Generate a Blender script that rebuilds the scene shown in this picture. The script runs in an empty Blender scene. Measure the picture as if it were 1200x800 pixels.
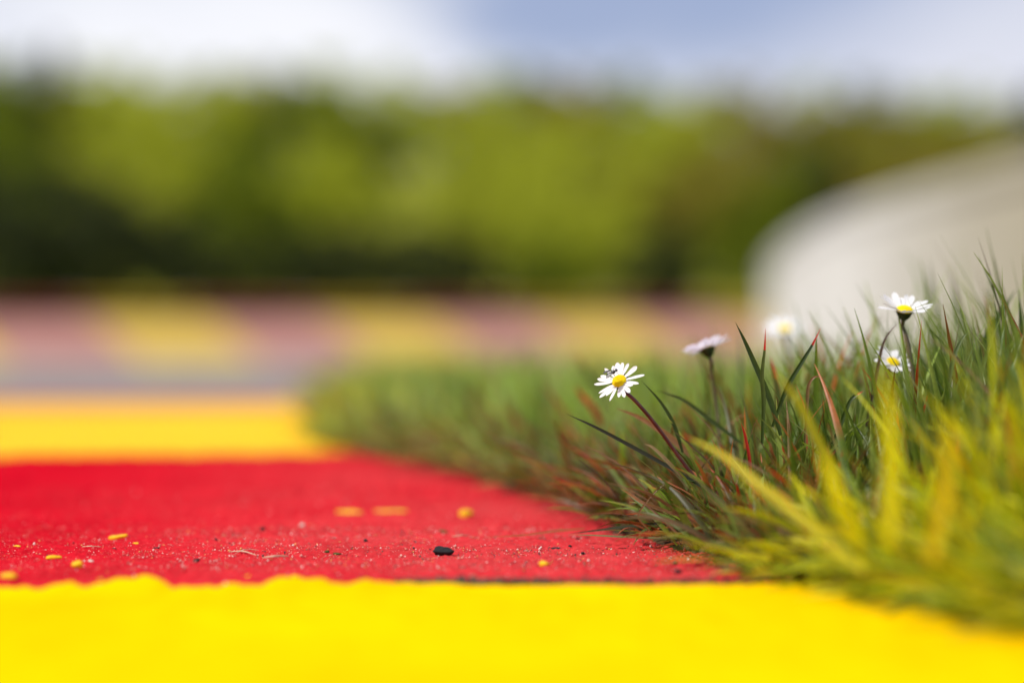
import bpy, math, random
import numpy as np
from mathutils import Vector, Matrix

random.seed(7)
rng = np.random.default_rng(11)
S = bpy.context.scene
COL = S.collection
R = math.radians

# ------------------------------------------------------------------ camera
H = 0.131
FPX = 1200 * 85.0 / 36.0
PITCH = math.atan(40 / FPX)
FOCUS = 1.30
cam_d = bpy.data.cameras.new('camera')
cam = bpy.data.objects.new('camera', cam_d)
COL.objects.link(cam)
cam.location = (0, 0, H)
cam.rotation_euler = (R(90) - PITCH, 0, 0)
cam_d.lens = 85
cam_d.sensor_width = 36
cam_d.clip_start = 0.02
cam_d.clip_end = 4000
cam_d.dof.use_dof = True
cam_d.dof.focus_distance = FOCUS
cam_d.dof.aperture_fstop = 2.45
S.camera = cam


def at(x, y, d):
    """photo pixel (1200x800) at depth d -> world point"""
    u, v = (x - 600) / FPX, (400 - y) / FPX
    c, s = math.cos(PITCH), math.sin(PITCH)
    return Vector((d * u, d * (c + v * s), H + d * (-s + v * c)))


def gz(Y):
    """height of the kerb/road surface along the view"""
    return np.interp(Y, [-60, 2.2, 2.6, 25, 34, 37, 80, 210, 2000],
                     [0, 0, -0.006, -0.45, -0.45, -0.2, 0.0, 12.5, 14])


EY = [-5, .5, .8, .95, 1.06, 1.12, 1.37, 1.48, 1.77, 2.06, 2.32, 3, 4, 6, 10, 14]
EX = [2.3, .36, .25, .20, .155, .122, .06, .038, -.018, -.11, -.20, -.27, -.35, -.5, -.75, -1.0]


def edge(Y):
    return np.interp(Y, EY, EX)


def ground_at(x, y):
    """photo pixel on the kerb surface -> world point"""
    d = 1.0
    for _ in range(30):
        d = FPX * (H - float(gz(d))) / max(1.0, (y - 360))
    return Vector(((x - 600) / FPX * d, d, float(gz(d))))


# ------------------------------------------------------------------ materials
def new_mat(name):
    m = bpy.data.materials.new(name)
    m.use_nodes = True
    nt = m.node_tree
    nt.nodes.clear()
    out = nt.nodes.new('ShaderNodeOutputMaterial')
    b = nt.nodes.new('ShaderNodeBsdfPrincipled')
    nt.links.new(b.outputs[0], out.inputs[0])
    return m, nt, b, out


def N(nt, t, **kw):
    n = nt.nodes.new(t)
    for k, v in kw.items():
        setattr(n, k, v)
    return n


def noise(nt, scale, detail=4, rough=.6, coord='Object', vec=None):
    tc = N(nt, 'ShaderNodeTexCoord')
    n = N(nt, 'ShaderNodeTexNoise')
    n.inputs['Scale'].default_value = scale
    n.inputs['Detail'].default_value = detail
    n.inputs['Roughness'].default_value = rough
    if vec is not None:
        mp = N(nt, 'ShaderNodeMapping')
        mp.inputs['Scale'].default_value = vec
        nt.links.new(tc.outputs[coord], mp.inputs[0])
        nt.links.new(mp.outputs[0], n.inputs['Vector'])
    else:
        nt.links.new(tc.outputs[coord], n.inputs['Vector'])
    return n.outputs['Fac']


def ramp(nt, fac, stops):
    r = N(nt, 'ShaderNodeValToRGB')
    el = r.color_ramp.elements
    while len(el) < len(stops):
        el.new(.5)
    for e, (p, c) in zip(el, stops):
        e.position = p
        e.color = (*c, 1) if len(c) == 3 else c
    nt.links.new(fac, r.inputs[0])
    return r.outputs[0]


def mix(nt, fac, a, b, mode='MIX'):
    m = N(nt, 'ShaderNodeMix', data_type='RGBA', blend_type=mode)
    for sock, v in ((m.inputs[0], fac), (m.inputs[6], a), (m.inputs[7], b)):
        if hasattr(v, 'links'):
            nt.links.new(v, sock)
        elif isinstance(v, (int, float)):
            sock.default_value = v
        else:
            sock.default_value = (*v, 1)
    return m.outputs[2]


def bump(nt, b, h, strength, dist):
    n = N(nt, 'ShaderNodeBump')
    n.inputs['Strength'].default_value = strength
    n.inputs['Distance'].default_value = dist
    nt.links.new(h, n.inputs['Height'])
    nt.links.new(n.outputs[0], b.inputs['Normal'])


def simple(name, stops, scale, rough=.7, spec=.3, bmp=0, bdist=.001, translucent=0, tcol=None, detail=4, vec=None):
    m, nt, b, out = new_mat(name)
    f = noise(nt, scale, detail, vec=vec)
    c = ramp(nt, f, stops)
    nt.links.new(c, b.inputs['Base Color'])
    b.inputs['Roughness'].default_value = rough
    b.inputs['Specular IOR Level'].default_value = spec
    if bmp:
        bump(nt, b, f, bmp, bdist)
    if translucent:
        t = N(nt, 'ShaderNodeBsdfTranslucent')
        if tcol:
            t.inputs[0].default_value = (*tcol, 1)
        else:
            nt.links.new(c, t.inputs[0])
        mx = N(nt, 'ShaderNodeMixShader')
        mx.inputs[0].default_value = translucent
        nt.links.new(b.outputs[0], mx.inputs[1])
        nt.links.new(t.outputs[0], mx.inputs[2])
        nt.links.new(mx.outputs[0], out.inputs[0])
    return m


def attr_mat(name, rough, spec, translucent, tgain=1.6, var=.25, vscale=400):
    m, nt, b, out = new_mat(name)
    a = N(nt, 'ShaderNodeAttribute', attribute_name='col')
    f = noise(nt, vscale, 3)
    k = ramp(nt, f, [(.3, (1 - var,) * 3), (.7, (1 + 0 * var,) * 3)])
    c = mix(nt, 1.0, a.outputs['Color'], k, 'MULTIPLY')
    nt.links.new(c, b.inputs['Base Color'])
    b.inputs['Roughness'].default_value = rough
    b.inputs['Specular IOR Level'].default_value = spec
    if translucent:
        t = N(nt, 'ShaderNodeBsdfTranslucent')
        c2 = mix(nt, 1.0, c, (tgain, tgain, tgain * .7), 'MULTIPLY')
        nt.links.new(c2, t.inputs[0])
        mx = N(nt, 'ShaderNodeMixShader')
        mx.inputs[0].default_value = translucent
        nt.links.new(b.outputs[0], mx.inputs[1])
        nt.links.new(t.outputs[0], mx.inputs[2])
        nt.links.new(mx.outputs[0], out.inputs[0])
    return m


M = {}
# painted kerb: red, with pale dust patches
m, nt, b, _ = new_mat('red_kerb_paint')
f1 = noise(nt, 9, 5, .6)
c = ramp(nt, f1, [(.35, (.45, .001, .011)), (.55, (.52, .0015, .014)), (.75, (.55, .006, .017))])
f2 = noise(nt, 5, 4, .6)
tc = N(nt, 'ShaderNodeTexCoord')
sp = N(nt, 'ShaderNodeSeparateXYZ')
nt.links.new(tc.outputs['Object'], sp.inputs[0])
# dust gathers towards the verge (right) side of the kerb
mr = N(nt, 'ShaderNodeMapRange', interpolation_type='SMOOTHSTEP')
mr.inputs[1].default_value = -.40
mr.inputs[2].default_value = .05
mr.inputs[3].default_value = 0
mr.inputs[4].default_value = .9
nt.links.new(sp.outputs[0], mr.inputs[0])
ml = N(nt, 'ShaderNodeMath', operation='MULTIPLY')
rr = ramp(nt, f2, [(.3, (.35,) * 3), (.7, (1,) * 3)])
nt.links.new(mr.outputs[0], ml.inputs[0])
nt.links.new(rr, ml.inputs[1])
ml2 = N(nt, 'ShaderNodeMath', operation='MULTIPLY')
nt.links.new(ml.outputs[0], ml2.inputs[0])
ml2.inputs[1].default_value = .26
c = mix(nt, ml2.outputs[0], c, (.64, .20, .17))
f4 = noise(nt, 14, 8, .72)
c = mix(nt, ramp(nt, f4, [(.52, (0, 0, 0)), (.68, (.45,) * 3)]), c, (.36, .006, .012))
f5 = noise(nt, 38, 8, .75)
c = mix(nt, ramp(nt, f5, [(.58, (0, 0, 0)), (.70, (.20,) * 3)]), c, (.66, .17, .12))
f3 = noise(nt, 900, 2, .6)
c = mix(nt, ramp(nt, f3, [(.62, (0, 0, 0)), (.70, (.5,) * 3)]), c, (.70, .22, .20))
nt.links.new(c, b.inputs['Base Color'])
b.inputs['Roughness'].default_value = .6
b.inputs['Specular IOR Level'].default_value = 0
bump(nt, b, noise(nt, 900, 4, .7), .5, .0006)
M['red'] = m

m, nt, b, _ = new_mat('yellow_kerb_paint')
f1 = noise(nt, 7, 4, .6)
c = ramp(nt, f1, [(.3, (.74, .445, .001)), (.7, (.83, .535, .001))])
nt.links.new(c, b.inputs['Base Color'])
b.inputs['Roughness'].default_value = .6
b.inputs['Specular IOR Level'].default_value = 0
bump(nt, b, noise(nt, 500, 4, .7), .3, .0005)
M['yellow'] = m

m, nt, b, _ = new_mat('orange_yellow_kerb_paint')
c = ramp(nt, noise(nt, 4, 4, .6), [(.3, (.78, .40, .002)), (.7, (.82, .48, .006))])
nt.links.new(c, b.inputs['Base Color'])
b.inputs['Roughness'].default_value = .6
b.inputs['Specular IOR Level'].default_value = .02
bump(nt, b, noise(nt, 300, 4, .7), .3, .0006)
M['orange_yellow'] = m
M['chip'] = simple('yellow_paint_chip', [(.3, (.62, .34, .005)), (.7, (.84, .56, .01))], 160, .55, .2, .4, .0004)
M['worn_red'] = simple('worn_red_paint', [(.3, (.30, .125, .105)), (.7, (.40, .20, .165))], 3, .7, .3, .3, .01)
M['worn_yellow'] = simple('worn_yellow_paint', [(.3, (.46, .30, .04)), (.7, (.54, .37, .07))], 3, .7, .3, .3, .01)
M['bar_red_shaded'] = simple('shaded_barrier_red_paint', [(.3, (.10, .005, .006)), (.7, (.15, .008, .010))], 4, .6, .2)  # red darkened so the colour carries the barrier's shade
M['bar_yellow_shaded'] = simple('shaded_barrier_yellow_paint', [(.3, (.22, .14, .002)), (.7, (.30, .19, .003))], 4, .6, .2)  # yellow darkened likewise, shade of the panel face in the colour
M['steel'] = simple('galvanised_post', [(.3, (.28, .28, .29)), (.7, (.38, .38, .38))], 12, .5, .5)
M['tarmac'] = simple('pale_tarmac', [(.3, (.15, .142, .135)), (.7, (.215, .205, .195))], 2.5, .8, .35, .4, .01, detail=8)
M['soil'] = simple('dark_soil', [(.3, (.025, .017, .009)), (.7, (.09, .06, .03))], 60, .95, .1, 1, .006, detail=6)
M['ground'] = simple('rough_meadow', [(.3, (.16, .18, .012)), (.7, (.26, .26, .025))], .25, .95, .1, .3, .1, detail=8)

# concrete: pale, weathered darker and yellower towards the top
m, nt, b, _ = new_mat('weathered_concrete')
f1 = noise(nt, 1.1, 7, .7, vec=(1, 1, 1.6))
c = ramp(nt, f1, [(.30, (.42, .395, .35)), (.48, (.60, .575, .53)), (.72, (.70, .68, .64))])
tc = N(nt, 'ShaderNodeTexCoord')
sp = N(nt, 'ShaderNodeSeparateXYZ')
nt.links.new(tc.outputs['Object'], sp.inputs[0])
mr = N(nt, 'ShaderNodeMapRange', interpolation_type='SMOOTHSTEP')
for i, v in ((1, 2.5), (2, 10.5), (3, .95), (4, 0)):
    mr.inputs[i].default_value = v
nt.links.new(sp.outputs[1], mr.inputs[0])
c = mix(nt, mr.outputs[0], c, (.385, .34, .24))
nt.links.new(c, b.inputs['Base Color'])
b.inputs['Roughness'].default_value = .9
b.inputs['Specular IOR Level'].default_value = .15
bump(nt, b, noise(nt, 40, 5, .7), .3, .004)
M['concrete'] = m

M['grass'] = attr_mat('grass_blades', .40, .4, .42)
M['grit'] = attr_mat('grit', .35, .5, 0)
M['petal'] = simple('white_petal', [(.3, (.70, .70, .725)), (.7, (.80, .80, .815))], 300, .6, .25, .2, .0003, .22, (.85, .85, .87))
M['pink_petal'] = simple('pink_tinged_petal', [(.3, (.80, .74, .84)), (.7, (.86, .83, .88))], 300, .6, .25, .2, .0003, .60, (.90, .84, .93))
M['florets'] = simple('yellow_florets', [(.3, (.78, .60, .002)), (.7, (.86, .70, .004))], 900, .6, .2)
M['bract'] = simple('dark_green_bract', [(.3, (.018, .03, .008)), (.7, (.045, .065, .016))], 300, .6, .3)
M['stem'] = simple('purple_brown_stem', [(.3, (.06, .012, .012)), (.7, (.12, .03, .024))], 200, .45, .5)
M['green_stem'] = simple('green_brown_stem', [(.3, (.05, .055, .02)), (.7, (.10, .07, .035))], 200, .5, .4)
M['stone'] = simple('black_tar_crumb', [(.3, (.006, .006, .008)), (.7, (.022, .021, .022))], 200, .75, .2, .8, .001)
M['moss'] = simple('moss_crumb', [(.3, (.02, .018, .006)), (.7, (.10, .10, .02))], 200, .8, .2, .8, .001)
M['pebble'] = simple('pale_pebble', [(.3, (.42, .33, .28)), (.7, (.62, .54, .48))], 200, .6, .4, .4, .001)
M['straw'] = simple('dry_straw', [(.3, (.38, .27, .17)), (.7, (.60, .48, .34))], 300, .6, .3)
M['fly'] = simple('dark_fly_body', [(.3, (.008, .008, .008)), (.7, (.04, .04, .036))], 900, .3, .6)
M['wing'] = simple('grey_fly_wing', [(.3, (.07, .07, .07)), (.7, (.13, .13, .13))], 700, .25, .6, translucent=.5)
M['bark'] = simple('tree_bark', [(.3, (.045, .032, .02)), (.7, (.12, .09, .06))], 8, .9, .1, .8, .05)


def leafmat(name, a, c, tr=.35):
    return simple(name, [(.3, a), (.7, c)], 1.3, .6, .2, translucent=tr, detail=3)


M['leaf_light'] = leafmat('light_green_leaves', (.38, .42, .024), (.50, .53, .044), .55)
M['leaf_mid'] = leafmat('mid_green_leaves', (.12, .17, .005), (.20, .24, .008), .45)
M['leaf_dark_shade'] = leafmat('dark_shaded_leaves', (.014, .024, .003), (.040, .052, .005), .15)  # dark species tone that also holds the shade low in the wood
M['leaf_olive'] = leafmat('olive_leaves', (.24, .215, .022), (.34, .29, .032), .4)
M['needle'] = leafmat('dark_needles', (.016, .022, .006), (.035, .038, .012), .1)


# ------------------------------------------------------------------ mesh helpers
def tag(o, label=None, cat=None, group=None, kind=None):
    if label: o['label'] = label
    if cat: o['category'] = cat
    if group: o['group'] = group
    if kind: o['kind'] = kind
    return o


def link(name, me, mat=None, parent=None, origin=(0, 0, 0)):
    o = bpy.data.objects.new(name, me)
    COL.objects.link(o)
    if mat: me.materials.append(mat)
    if parent:
        o.parent = parent
    else:
        o.location = origin
    return o


def mesh_obj(name, verts, faces, mat, parent=None, origin=None, smooth=True, cols=None):
    """verts in world space; the mesh is stored relative to its origin / its parent"""
    v = np.asarray([tuple(p) for p in verts] if not isinstance(verts, np.ndarray) else verts, dtype=float)
    wo = np.zeros(3)
    if parent is not None:
        p = parent
        while p is not None:
            wo += np.array(p.location)
            p = p.parent
    elif origin is not None:
        wo = np.array(origin, dtype=float)
    v = v - wo
    me = bpy.data.meshes.new(name)
    if isinstance(faces, np.ndarray):
        nf, k = faces.shape
        me.vertices.add(len(v))
        me.vertices.foreach_set('co', v.astype(np.float32).ravel())
        me.loops.add(nf * k)
        me.loops.foreach_set('vertex_index', faces.astype(np.int32).ravel())
        me.polygons.add(nf)
        me.polygons.foreach_set('loop_start', (np.arange(nf) * k).astype(np.int32))
        me.update(calc_edges=True)
    else:
        me.from_pydata(v.tolist(), [], faces)
        me.update()
    if smooth:
        me.polygons.foreach_set('use_smooth', [True] * len(me.polygons))
    if cols is not None:
        a = me.color_attributes.new('col', 'FLOAT_COLOR', 'POINT')
        cc = np.ones((len(v), 4), np.float32)
        cc[:, :3] = cols
        a.data.foreach_set('color', cc.ravel())
    return link(name, me, mat, parent, tuple(wo) if parent is None else (0, 0, 0))


def empty(name, loc):
    o = bpy.data.objects.new(name, None)
    o.empty_display_size = .01
    COL.objects.link(o)
    o.location = loc
    return o


def grid_faces(nr, nc):
    i = np.arange(nr - 1)[:, None] * nc + np.arange(nc - 1)[None, :]
    i = i.ravel()
    return np.stack([i, i + 1, i + nc + 1, i + nc], 1)


def box(c, s, rz=0):
    """verts, faces of a box with chamfered vertical look (8 corners)"""
    vs = []
    for dx in (-.5, .5):
        for dy in (-.5, .5):
            for dz in (-.5, .5):
                x, y = dx * s[0], dy * s[1]
                vs.append((c[0] + x * math.cos(rz) - y * math.sin(rz), c[1] + x * math.sin(rz) + y * math.cos(rz), c[2] + dz * s[2]))
    fs = [(0, 1, 3, 2), (4, 6, 7, 5), (0, 4, 5, 1), (2, 3, 7, 6), (0, 2, 6, 4), (1, 5, 7, 3)]
    return vs, fs


def spline(pts, n):
    """Catmull-Rom through pts"""
    P = [np.array(p, dtype=float) for p in pts]
    P = [2 * P[0] - P[1]] + P + [2 * P[-1] - P[-2]]
    out = []
    m_ = len(P) - 3
    for k in range(n + 1):
        t = k / n * m_
        i = min(int(t), m_ - 1)
        t -= i
        a, b_, c_, d_ = P[i:i + 4]
        out.append(.5 * ((2 * b_) + (-a + c_) * t + (2 * a - 5 * b_ + 4 * c_ - d_) * t * t + (-a + 3 * b_ - 3 * c_ + d_) * t ** 3))
    return np.array(out)


def tube(path, radii, sides=8):
    P = np.asarray(path)
    n = len(P)
    rad = np.interp(np.linspace(0, 1, n), np.linspace(0, 1, len(radii)), radii)
    T = np.gradient(P, axis=0)
    T /= np.linalg.norm(T, axis=1)[:, None] + 1e-12
    ref = np.array([.3, 1, .2])
    vs, fs = [], []
    for k in range(n):
        a = np.cross(T[k], ref); a /= np.linalg.norm(a)
        b_ = np.cross(T[k], a)
        for j in range(sides):
            t = 2 * math.pi * j / sides
            vs.append(P[k] + rad[k] * (a * math.cos(t) + b_ * math.sin(t)))
    for k in range(n - 1):
        for j in range(sides):
            j2 = (j + 1) % sides
            fs.append((k * sides + j, k * sides + j2, (k + 1) * sides + j2, (k + 1) * sides + j))
    fs.append(tuple(range(sides))[::-1])
    fs.append(tuple((n - 1) * sides + j for j in range(sides)))
    return vs, fs


def lump(c, s, seed, rot=0, seg=10, rings=7, amp=.25, tilt=0):
    """irregular crumb"""
    r_ = random.Random(seed)
    ph = [(r_.uniform(0, 6.3), r_.uniform(0, 6.3), r_.uniform(0, 6.3)) for _ in range(3)]
    vs, fs = [], []
    for i in range(rings + 1):
        th = math.pi * i / rings
        for j in range(seg):
            p = 2 * math.pi * j / seg
            d = Vector((math.sin(th) * math.cos(p), math.sin(th) * math.sin(p), math.cos(th)))
            k = 1 + amp * (math.sin(3 * d.x + ph[0][0]) * math.cos(2.3 * d.y + ph[0][1]) + .6 * math.sin(5 * d.y + ph[1][0]) * math.sin(4 * d.x + ph[1][1]) + .12 * math.sin(5 * d.z + ph[2][0]))
            x, y, z = d.x * s[0] * k, d.y * s[1] * k, d.z * s[2] * k
            z += x * tilt
            vs.append((c[0] + x * math.cos(rot) - y * math.sin(rot), c[1] + x * math.sin(rot) + y * math.cos(rot), c[2] + z))
    for i in range(rings):
        for j in range(seg):
            j2 = (j + 1) % seg
            fs.append((i * seg + j, i * seg + j2, (i + 1) * seg + j2, (i + 1) * seg + j))
    return vs, fs


# ------------------------------------------------------------------ light and sky
SUN = Vector((-.56, -.38, .735)).normalized()
sd = bpy.data.lights.new('sun', 'SUN')
sd.energy = 4.2
sd.angle = R(.5)
sd.color = (1, .955, .88)
so = bpy.data.objects.new('sun', sd)
COL.objects.link(so)
so.location = (0, 0, 20)
so.rotation_euler = SUN.to_track_quat('Z', 'Y').to_euler()

W = bpy.data.worlds.new('World')
S.world = W
W.use_nodes = True
nt = W.node_tree
nt.nodes.clear()
wo_ = N(nt, 'ShaderNodeOutputWorld')
bg = N(nt, 'ShaderNodeBackground')
bg.inputs[1].default_value = .10
nt.links.new(bg.outputs[0], wo_.inputs[0])
sky = N(nt, 'ShaderNodeTexSky', sky_type='NISHITA')
sky.sun_disc = False
sky.sun_elevation = math.asin(SUN.z)
sky.sun_rotation = math.atan2(SUN.x, SUN.y)
sky.air_density = 1.0
sky.dust_density = 1.0
tcw = N(nt, 'ShaderNodeTexCoord')
mpw = N(nt, 'ShaderNodeMapping')
mpw.inputs['Scale'].default_value = (1, 1, 2.2)
nt.links.new(tcw.outputs['Generated'], mpw.inputs[0])
nz = N(nt, 'ShaderNodeTexNoise')
nz.inputs['Scale'].default_value = 7
nz.inputs['Detail'].default_value = 6
nz.inputs['Roughness'].default_value = .55
nt.links.new(mpw.outputs[0], nz.inputs['Vector'])


def blob(x, y, sx, sy, r0, r1):
    """1 inside a soft ellipse of sky round the direction seen at (x, y), 0 outside"""
    d = (at(x, y, 1) - Vector((0, 0, H))).normalized()
    s = N(nt, 'ShaderNodeVectorMath', operation='SUBTRACT')
    s.inputs[1].default_value = d
    nt.links.new(tcw.outputs['Generated'], s.inputs[0])
    k = N(nt, 'ShaderNodeVectorMath', operation='MULTIPLY')
    k.inputs[1].default_value = (1 / sx, 1, 1 / sy)
    nt.links.new(s.outputs[0], k.inputs[0])
    l = N(nt, 'ShaderNodeVectorMath', operation='LENGTH')
    nt.links.new(k.outputs[0], l.inputs[0])
    q = N(nt, 'ShaderNodeMapRange', interpolation_type='SMOOTHSTEP')
    for i, v in ((1, r0), (2, r1), (3, 1), (4, 0)):
        q.inputs[i].default_value = v
    nt.links.new(l.outputs['Value'], q.inputs[0])
    return q.outputs[0]


def wmath(op, a, b_):
    k = N(nt, 'ShaderNodeMath', operation=op)
    for i, v in enumerate((a, b_)):
        if hasattr(v, 'links'):
            nt.links.new(v, k.inputs[i])
        else:
            k.inputs[i].default_value = v
    return k.outputs[0]


h1 = blob(800, -30, .125, .040, .0, 1.75)       # the blue gap, right of centre
h2 = blob(620, 30, .05, .02, .1, 1.2)
base = wmath('ADD', nz.outputs['Fac'], .36)
base = wmath('SUBTRACT', base, wmath('MULTIPLY', h1, .68))
base = wmath('SUBTRACT', base, wmath('MULTIPLY', h2, .25))
mrw = N(nt, 'ShaderNodeMapRange', interpolation_type='SMOOTHSTEP')
mrw.inputs[1].default_value = .15
mrw.inputs[2].default_value = 1.0
nt.links.new(base, mrw.inputs[0])
bright = blob(280, 50, .15, .05, .3, 1.5)
ccol = mix(nt, bright, (7.6, 7.8, 8.8), (9.6, 9.7, 10.2))
skyc = mix(nt, .7, sky.outputs[0], (3.7, 4.3, 6.9))
wc = mix(nt, mrw.outputs[0], skyc, ccol)
nt.links.new(wc, bg.inputs[0])

S.view_settings.view_transform = 'Standard'
S.view_settings.look = 'None'
S.view_settings.exposure = 0
S.view_settings.gamma = 1
S.cycles.use_denoising = True
S.cycles.max_bounces = 8
S.cycles.transmission_bounces = 4
S.cycles.sample_clamp_indirect = 6

# ------------------------------------------------------------------ ground, road, verge
ys = np.concatenate([np.linspace(-40, 0, 5), np.linspace(.5, 5, 10), np.linspace(6, 30, 25), np.linspace(34, 215, 60), np.linspace(260, 2600, 10)])
xs = np.concatenate([np.linspace(-1500, -120, 6), np.linspace(-100, 100, 60), np.linspace(120, 1500, 6)])
XX, YY = np.meshgrid(xs, ys)
ZZ = gz(YY) - .05 + np.where(YY > 60, .25 * np.sin(XX * .11 + YY * .05) * np.sin(YY * .07), 0)
tag(mesh_obj('ground', np.stack([XX, YY, ZZ], -1).reshape(-1, 3), grid_faces(len(ys), len(xs)), M['ground']),
    'rough green meadow rising into a hillside far behind the track', kind='structure')

# track: pale tarmac between the near kerb and the far kerb
ys = np.concatenate([np.linspace(-30, 4, 30), np.linspace(4.2, 13.9, 24), np.linspace(14, 33.5, 30)])
rows = []
for y in ys:
    right = float(edge(y)) + .05 if y < 14 else (2.25 if y < 23.2 else 9)
    left = -45.0
    if y < 4.6: right = -1.45
    rows.append([(left + (right - left) * t ** .5, y, float(gz(y)) - .012) for t in np.linspace(0, 1, 12)])
tag(mesh_obj('road', np.array(rows).reshape(-1, 3), grid_faces(len(ys), 12), M['tarmac']),
    'pale grey tarmac of the race track beyond the painted kerb', kind='structure')

# soil of the verge, its edge uneven
ys = np.concatenate([np.linspace(.2, .7, 6), np.linspace(.72, 2.6, 160), np.linspace(2.7, 14, 60)])
ts = np.concatenate([[0, .006, .014], np.linspace(.025, .7, 50), np.linspace(.8, 12, 14)])
YY, TT = np.meshgrid(ys, ts, indexing='ij')
wob = .006 * np.sin(YY * 61) + .005 * np.sin(YY * 133 + 1) + .01 * np.sin(YY * 17)
XX = edge(YY) + .02 + wob + TT
lift = .018 * np.clip(TT / .12, 0, 1) + .004
ZZ = gz(YY) + np.where(TT == 0, -.002, lift + rng.uniform(-.003, .003, TT.shape) * (TT < .8))
tag(mesh_obj('soil', np.stack([XX, YY, ZZ], -1).reshape(-1, 3), grid_faces(len(ys), len(ts)), M['soil']),
    'dark soil of the grass verge beside the kerb', kind='structure')


# ------------------------------------------------------------------ near kerb
def smooth_noise(shape, k, seed):
    g = np.random.default_rng(seed).standard_normal(shape)
    for _ in range(k):
        g = (g + np.roll(g, 1, 0) + np.roll(g, -1, 0) + np.roll(g, 1, 1) + np.roll(g, -1, 1)) / 5
    return g / g.std()


def wav(x, seed):
    r_ = random.Random(seed)
    return sum(a * np.sin(x * f + r_.uniform(0, 6.3)) for a, f in ((1, 21), (.8, 47), (.7, 93), (.6, 171), (.45, 320), (.3, 610)))


def sstep(a, b_, x):
    t = np.clip((x - a) / (b_ - a), 0, 1)
    return t * t * (3 - 2 * t)


def kerb(y0, y1, mat, label, dense=False, lipz=0.0, w0=.0015, seed=1, slope=0.0):
    """one painted section from depth y0 to y1; lipz = thickness of the paint at its far edge"""
    xs_ = np.concatenate([np.linspace(-1.5, -.5, 12)[:-1], np.arange(-.5, .2, .0014 if dense else .004), np.linspace(.2, .6, 10)])
    if dense:
        ys_ = np.concatenate([np.arange(y0, 1.62, .0014), np.linspace(1.63, y1, 40)])
    else:
        ys_ = np.concatenate([np.linspace(y0, y1 - .02, 90), np.linspace(y1 - .018, y1, 10)])
    YY_, XX_ = np.meshgrid(ys_, xs_, indexing='ij')
    t = (YY_ - y0) / (y1 - y0)
    ragged = np.where(lipz > 0, .25 + 1.9 * sstep(.02, -.14, XX_), 1.0)
    off = w0 * wav(XX_, seed) * ragged + slope * (XX_ + .3)
    YY_ = YY_ + off * t
    Z = gz(YY_) + lipz
    if lipz:
        Z = Z + .0006 * wav(XX_, seed) * ragged * np.clip((t - .93) / .05, 0, 1)
    if dense:
        Z = Z + .00050 * smooth_noise(YY_.shape, 1, 3) + .00022 * smooth_noise(YY_.shape, 6, 4) + .00020 * smooth_noise(YY_.shape, 60, 5)
    else:
        Z = Z + .00025 * smooth_noise(YY_.shape, 2, seed) + .00025 * smooth_noise(YY_.shape, 12, seed + 50)
        if lipz:
            Z[-1] = -.003
            Z[-2] -= lipz * .45
            Z[-3] -= lipz * .12
    o = mesh_obj('kerb', np.stack([XX_, YY_, Z], -1).reshape(-1, 3), grid_faces(*YY_.shape), mat)
    tag(o, label, kind='structure')
    return o


kerb(.30, 1.122, M['yellow'], 'bright yellow painted kerb section nearest the camera', lipz=.0030, w0=.0028, seed=5)
kerb(1.06, 2.16, M['red'], 'gritty red painted kerb section with paint chips on it', dense=True, w0=.002, seed=9, slope=.16)
ky = kerb(2.05, 4.15, M['orange_yellow'], 'yellow painted kerb section behind the red one', w0=.004, seed=12)
for i_, v in enumerate(ky.data.vertices):
    pass
# the far yellow section starts on the slanting joint with the red one
co = np.empty(len(ky.data.vertices) * 3, np.float32)
ky.data.vertices.foreach_get('co', co)
co = co.reshape(-1, 3)
t = 1 - (co[:, 1] - 2.05) / 2.1
co[:, 1] += np.clip(t, 0, 1) * (.114 + .16 * (co[:, 0] + .3))
co[:, 2] = gz(co[:, 1]) - .001 + (co[:, 2] - gz(co[:, 1])) * .2
ky.data.vertices.foreach_set('co', co.ravel())
kerb(4.152, 4.5, M['red'], 'red painted kerb section at the far end of the near kerb', w0=.003, seed=15)

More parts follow.
